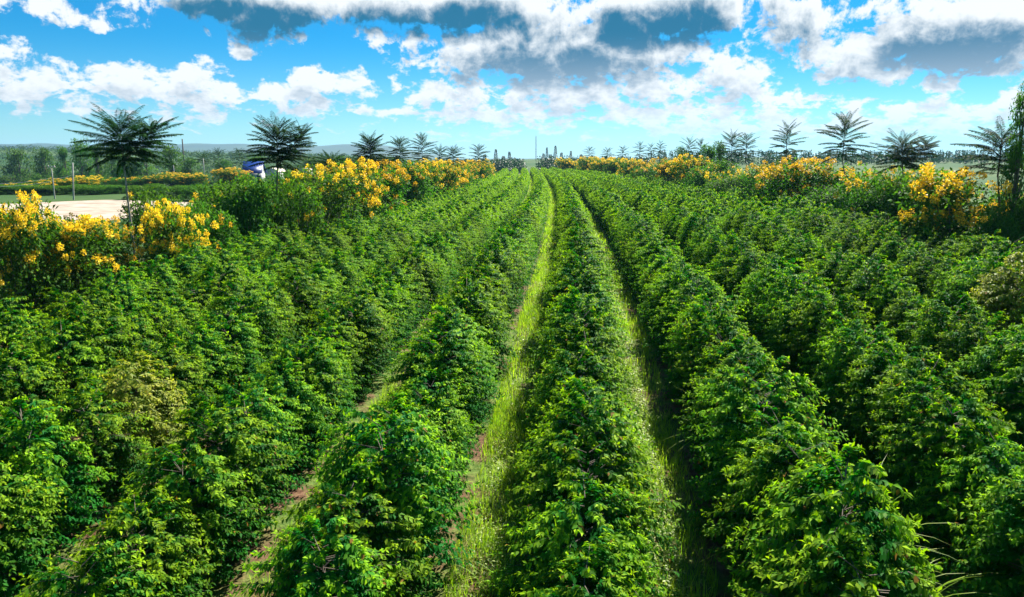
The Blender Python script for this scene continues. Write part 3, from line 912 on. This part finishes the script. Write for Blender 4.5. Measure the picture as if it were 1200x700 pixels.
TREE_A = [leafy_tree(400 + i, 8, 3.0, 2600, .30, 'tree') for i in range(3)]
TREE_B = [leafy_tree(410 + i, 8, 3.6, 1800, .42, 'scrub', .2) for i in range(3)]
edge = leafy_tree(420, 8.6, 2.3, 5200, .20, 'tree', .22, 26)
GT = 'leafy trees in the valley on the left'
def put_tree(px, d, top_py, width_px, label, sort=TREE_A, group=GT):
    x, zt = at(px, top_py, d); z0 = float(gz(x, d))
    hs = max(.2, (zt - z0) / 7.6); ws = width_px / FPX * d / 6.6
    return thing('leafy_tree', (x, d, z0 - .05), label, 'tree', group, random.random() * 6.28, (ws, ws, hs), sort if isinstance(sort, tuple) else random.choice(sort))
put_tree(1203, 34.5, 110, 58, 'leafy tree cut off by the right edge of the view', edge, None)
put_tree(832, 104.0, 168, 30, 'round dark leafy tree in the right hedge', TREE_A, None)
put_tree(843, 106.0, 164, 26, 'taller dark leafy tree touching the round one', TREE_A, None)
put_tree(800, 130.0, 170, 22, 'small dark leafy tree left of the round one on the right', TREE_A, None)
for a in [(92, 205, 160, 30, 'tall dark leafy tree on the left behind the concrete posts'),
          (74, 215, 170, 24, 'dark leafy tree left of the tall one behind the posts'),
          (112, 210, 168, 26, 'leafy tree just right of the tall dark one behind the posts'),
          (170, 190, 172, 44, 'broad leafy tree right of the large feathery crown'),
          (200, 180, 170, 34, 'leafy tree left of the dark pole beyond the hedge'),
          (222, 200, 184, 34, 'leafy tree at the foot of the dark pole'),
          (140, 190, 178, 40, 'broad leafy tree behind the large feathery crown'),
          (300, 240, 182, 34, 'leafy tree behind the blue roof'),
          (365, 230, 184, 34, 'leafy tree behind the pale arched sheds'),
          (50, 240, 172, 30, 'leafy tree left of the two concrete posts, beyond the yard'),
          (20, 250, 174, 36, 'leafy tree near the left edge, beyond the power lines'),
          (128, 235, 170, 30, 'leafy tree between the concrete posts and the large feathery crown'),
          (262, 230, 186, 30, 'low leafy tree between the house and the pale post'),
          (400, 200, 182, 30, 'leafy tree left of the dense dark feathery tree, far off'),
          (455, 220, 183, 30, 'far leafy tree right of the dense dark feathery tree')]:
    put_tree(*a)
SC_L = ['pale green bush tree on the valley slope at far left', 'yellowish bush tree on the valley slope at far left']
r0 = random.Random(3)
for i in range(46):
    px = r0.uniform(-15, 190); d = r0.uniform(230, 420)
    x = at(px, 190, d)[0]; z0 = float(gz(x, d))
    h = r0.uniform(4, 8); w = h * r0.uniform(.9, 1.5)
    srt = TREE_B if r0.random() < .65 else TREE_A
    thing('valley_tree', (x, d, z0), 'pale green rounded tree on the valley slope at far left' if srt is TREE_B else 'dark green rounded tree on the valley slope at far left', 'tree',
          'pale trees on the valley slope' if srt is TREE_B else 'dark trees on the valley slope', r0.random() * 6.28, (w / 6.6, w / 6.6, h / 7.6), random.choice(srt))

# conifers at the end of the field, then the far plantation as one mass
def conifer(seed, h, rad, n, L):
    r = np.random.default_rng(seed); cr, tr = MB(), MB()
    tube(tr, [(0, 0, -.2), (0, 0, h * .5), (0, 0, h * .97)], [h * .014, h * .009, h * .002], 6)
    z = r.random(n) ** .8; a = r.random(n) * 6.28
    rr = rad * (1 - z) * (.35 + .65 * r.random(n) ** .5) + .05
    p = np.stack([rr * np.cos(a), rr * np.sin(a), h * (.1 + .9 * z)], 1)
    d = np.stack([np.cos(a), np.sin(a), r.uniform(-.4, .3, n)], 1)
    leaves(cr, p, d, np.array([0, 0, 1.]) + r.normal(0, .5, (n, 3)), L * r.uniform(.6, 1.2, n), L * .35, .3, .1, r.random(n) * .6, simple=True)
    return cr, tr
CON = []
for i in range(3):
    c, t = conifer(500 + i, 8, 1.15, 1000, .38)
    CON.append((('trunk', t.mesh('conifer_trunk', M['bark'])), ('crown', c.mesh('conifer_crown', M['conifer']))))
GC = 'conifers beyond the far end of the coffee field'
for i, (px, py, w) in enumerate([(568, 181, 13), (581, 175, 10), (590, 183, 14), (597, 178, 10), (637, 180, 10), (641, 173, 8), (645, 181, 12), (651, 171, 9), (658, 179, 11), (669, 177, 8), (681, 181, 13)]):
    d = 284 + (i * 37) % 90
    x, zt = at(px, py, d); z0 = float(gz(x, d))
    side = 'left of the thin mast' if px < 625 else 'right of the thin mast'
    tall = py <= 177
    thing('conifer_tree', (x, d, z0), f"{'tall pointed' if tall else 'short'} dark conifer beyond the field, {side}", 'tree', GC + (', left of the mast' if px < 625 else ', right of the mast') + (', tall' if tall else ', short'), random.random() * 6.28,
          (w / FPX * d / 3.0,) * 2 + ((zt - z0) / 8,), random.choice(CON))
# low dark wood at the end of the field
wd = MB(); r = np.random.default_rng(77)
for i in range(260):
    px = r.uniform(540, 760); d = r.uniform(285, 360); x = at(px, 190, d)[0]
    if 612 < px < 631: continue
    z0 = float(gz(x, d)); h = r.uniform(2.5, 6.4) * (1.0 if d < 325 else .8)
    ball_leaves(wd, r, (x, d, z0 + h * .5), (r.uniform(1.6, 3.2), 2.2, h * .55), 110, .75, .45, ages=(0, .4))
for i in range(420):
    px = r.uniform(760, 1260); d = r.uniform(330, 420); x = at(px, 190, d)[0]
    z0 = float(gz(x, d)); h = max(1.5, at(px, r.uniform(176, 184), d)[1] - z0)
    n = 60; z = r.random(n); a = r.random(n) * 6.28; rr = 1.1 * (1 - z * .8)
    p = np.stack([x + rr * np.cos(a), d + rr * np.sin(a), z0 + h * z], 1)
    leaves(wd, p, np.stack([np.cos(a) * .7, np.sin(a) * .7, r.uniform(0, 1, n)], 1), r.normal(0, 1, (n, 3)), .9, .4, .2, .1, r.random(n) * .4, simple=True)
tag(obj('far_woodland', wd.mesh('far_woodland', M['conifer'])), 'dark line of far trees along the horizon beyond the coffee field', 'woodland', kind='stuff')
# scrub over the valley and the far slope
sm = MB()
for i in range(1500):
    px = r.uniform(-60, 470); d = 300 + 640 * r.random() ** 1.2; x = at(px, 190, d)[0]
    z0 = float(gz(x, d)); h = r.uniform(2.0, 6.0)
    ball_leaves(sm, r, (x, d, z0 + h * .4), (h * r.uniform(.6, 1.1), h * .8, h * .55), 42, 1.15, .8, ages=(0, .9))
tag(obj('far_scrub', sm.mesh('far_scrub', M['scrub'])), 'patchy scrub and trees covering the far valley slope on the left', 'scrub', kind='stuff')

# ------------------------------------------------------------------ clay yard, posts, wires, house, sheds, mast
def clay():
    n = 60; mb = MB()
    cx, cyy = -48.0, 78.0
    a = np.arange(n) * 2 * math.pi / n
    rr = 1 + .08 * np.sin(3 * a + 1) + .04 * np.sin(7 * a) + .025 * np.sin(17 * a + 2)
    rings = np.linspace(0, 1, 12)[1:]
    v = [(cx, cyy, float(gz(cx, cyy)) + .03)]
    for q in rings:
        X = cx + 15.5 * rr * q * np.cos(a) ; Y = cyy + 18.5 * rr * q * np.sin(a)
        Z = gz(X, Y) + .03
        v += list(zip(X, Y, Z))
    f = [(0, 1 + i, 1 + (i + 1) % n, 1 + (i + 1) % n) for i in range(n)]
    for k in range(len(rings) - 1):
        for i in range(n):
            f.append((1 + k * n + i, 1 + (k + 1) * n + i, 1 + (k + 1) * n + (i + 1) % n, 1 + k * n + (i + 1) % n))
    mb.add(v, f)
    tag(obj('clay_yard', mb.mesh('clay_yard', M['clay'])), kind='structure')
clay()

def post(name, px, d, top_py, w, label, mat='concrete', arm=False, tilt=0.0, cat='post'):
    x, zt = at(px, top_py, d); z0 = float(gz(x, d)); h = zt - z0
    b = MB()
    tube(b, [(0, 0, -.3), (tilt * .5, 0, h * .5), (tilt, 0, h)], [w * .62, w * .55, w * .45], 8)
    parts = [('shaft', b.mesh('post_shaft', M[mat]))]
    if arm:
        c = MB(); box(c, (tilt, 0, h - .1), (1.0, .14, .14)); parts.append(('cross_arm', c.mesh('post_arm', M[mat])))
        for s in (-.4, .4):
            i_ = MB(); tube(i_, [(tilt + s, 0, h - .03), (tilt + s, 0, h + .18)], [.06, .04], 6); parts.append(('insulator', i_.mesh('post_insulator', M[mat])))
    thing(name, (x, d, z0), label, cat, None, 0, (1, 1, 1), parts)
    return np.array([x + tilt, d, z0 + h])
pA = post('concrete_post', 60, 101, 195, .14, 'pale concrete post with a cross arm behind the clay yard', arm=True)
pB = post('concrete_post', 81.5, 99, 191, .17, 'plain pale concrete post right of the cross-armed one', tilt=.4)
post('concrete_post', 238, 150, 186, .2, 'pale thin post in front of small feathery trees left of the house')
post('concrete_post', 203, 160, 192, .2, 'small pale post in front of trees left of the dark pole')
post('utility_pole', 213.5, 230, 163, .4, 'tall dark pole rising above the valley trees on the left', 'dark_pole', cat='pole')

def wire(a, b, sag, label):
    t = np.linspace(0, 1, 15)[:, None]
    p = a * (1 - t) + b * t; p[:, 2] -= (sag * 4 * t * (1 - t))[:, 0]
    mb = MB(); tube(mb, p, .022, 4, cap=False)
    tag(obj('power_line', mb.mesh('power_line', M['wire'])), label, 'power line', 'power lines at the concrete posts')
lx, lz = at(-60, 213, 96)
wire(pA + np.array([-.4, 0, -1.6]), np.array([lx, 96, lz]), .5, 'upper thin power line running left from the cross-armed post')
wire(pA + np.array([-.2, 0, -2.0]), np.array([lx, 96, lz - .3]), .5, 'lower thin power line running left from the cross-armed post')
wire(pA + np.array([.2, 0, -1.6]), pB + np.array([-.05, 0, -1.5]), .15, 'short power line between the two concrete posts')

def house():
    d = 178.0; x, zr = at(297, 190, d); z0 = float(gz(x, d))
    e = thing('house', (x, d, z0), 'small white house with a bright blue roof behind the left hedge', 'house', None, R(8))
    W, D = 4.6, 6.0; eave = at(297, 203, d)[1] - z0; ridge = zr - z0
    w = MB(); box(w, (0, 0, eave / 2 - .1), (W - .6, D - .6, eave + .2)); wo = obj('wall', w.mesh('house_wall', M['white_wall']), e)
    rf = MB()
    for s in (-1, 1):
        y0, y1 = 0, s * D / 2
        v = [(-W / 2, y0, ridge), (W / 2, y0, ridge), (W / 2, y1, eave), (-W / 2, y1, eave)]
        v2 = [(a, b, c + .12) for a, b, c in v]
        rf.add(v + v2, [(0, 1, 2, 3), (4, 5, 6, 7), (0, 1, 5, 4), (1, 2, 6, 5), (2, 3, 7, 6), (3, 0, 4, 7)])
        for q in np.linspace(-W / 2 + .2, W / 2 - .2, 14):
            rf.add([(q - .03, y0, ridge + .16), (q + .03, y0, ridge + .16), (q + .03, y1, eave + .16), (q - .03, y1, eave + .16)], [(0, 1, 2, 3)])
    obj('roof', rf.mesh('house_roof', M['blue_roof']), e)
    g = MB()
    for s in (-1, 1):
        X = s * (W / 2 - .3)
        g.add([(X, -D / 2 + .3, eave), (X, D / 2 - .3, eave), (X, 0, ridge - .02), (X, 0, ridge - .02)], [(0, 1, 2, 2)])
    obj('gable', g.mesh('house_gable', M['white_wall']), e)
    for q in (-1.6, 1.5):
        wn = MB(); box(wn, (q, -D / 2 + .29, eave * .62), (.9, .06, .8)); obj('window', wn.mesh('house_window', M['window']), e)
    dr = MB(); box(dr, (0, -D / 2 + .28, .95), (.9, .06, 1.9)); obj('door', dr.mesh('house_door', M['dark_pole']), e)
house()
def shed(px, d, top_py, wpx, label):
    x, zt = at(px, top_py, d); z0 = float(gz(x, d)); W = wpx / FPX * d; h = zt - z0
    e = thing('shed', (x, d, z0), label, 'shed', None, 0)
    a = np.linspace(0, math.pi, 11); rf = MB(); wl = MB()
    hw = max(.6, h - W * .22)
    pr = [(W / 2 * math.cos(t), hw + W * .22 * math.sin(t)) for t in a]
    v = [(p[0], s * 3.0, p[1]) for s in (-1, 1) for p in pr]
    rf.add(v, [(i, i + 1, 12 + i, 11 + i) for i in range(10)])
    obj('roof', rf.mesh('shed_roof', M['pale_roof']), e)
    for s in (-1, 1):
        wl.add([(p[0] * .97, s * 2.9, p[1] - .02) for p in pr] + [(0, s * 2.9, hw - .02)], [(i, i + 1, 11, 11) for i in range(10)])
    box(wl, (0, 0, hw / 2 - .05), (W * .94, 5.7, hw))
    obj('wall', wl.mesh('shed_wall', M['white_wall']), e)
shed(320, 186, 197, 20, 'pale arched shed just right of the blue roofed house')
shed(357, 200, 197, 11, 'small pale arched shed farther right behind the hedge')

def mast():
    d = 620.0; x, zt = at(628, 160, d); z0 = float(gz(x, d)); h = zt - z0
    e = thing('radio_mast', (x, d, z0), 'thin lattice mast standing on the horizon beyond the field', 'mast')
    b = MB()
    for q in range(3):
        a = q * 2.094
        tube(b, [(.55 * math.cos(a), .55 * math.sin(a), 0), (.42 * math.cos(a), .42 * math.sin(a), h)], [.10, .10], 5)
    for i in range(14):
        z = h * i / 14; z2 = h * (i + 1) / 14
        for q in range(3):
            a, a2 = q * 2.094, (q + 1) * 2.094
            tube(b, [(.5 * math.cos(a), .5 * math.sin(a), z), (.5 * math.cos(a2), .5 * math.sin(a2), z2)], [.05, .05], 4)
    obj('lattice', b.mesh('mast_lattice', M['mast']), e)
    c = MB(); tube(c, [(0, 0, h), (0, 0, h + 1.6)], [.07, .03], 5); obj('antenna', c.mesh('mast_antenna', M['mast']), e)
mast()
# the far feathery trees give the line of the ridge on the left its spiky edge
GD = 'far trees on the blue ridge'

# ------------------------------------------------------------------ haze
HAZE = True
if HAZE:
    hm = MB(); box(hm, (0, 2600, 39), (9400, 5800, 106))
    m, k = mat_new('haze_air')
    out = k.n('ShaderNodeOutputMaterial'); pv = k.n('ShaderNodeVolumePrincipled')
    pv.inputs['Color'].default_value = (.30, .60, 1.0, 1)
    pv.inputs['Density'].default_value = .00010
    pv.inputs['Anisotropy'].default_value = .2
    k.put(out.inputs['Volume'], pv.outputs[0])
    tag(obj('haze', hm.mesh('haze', m)), 'thin blue air haze over the far land', 'haze', kind='stuff')
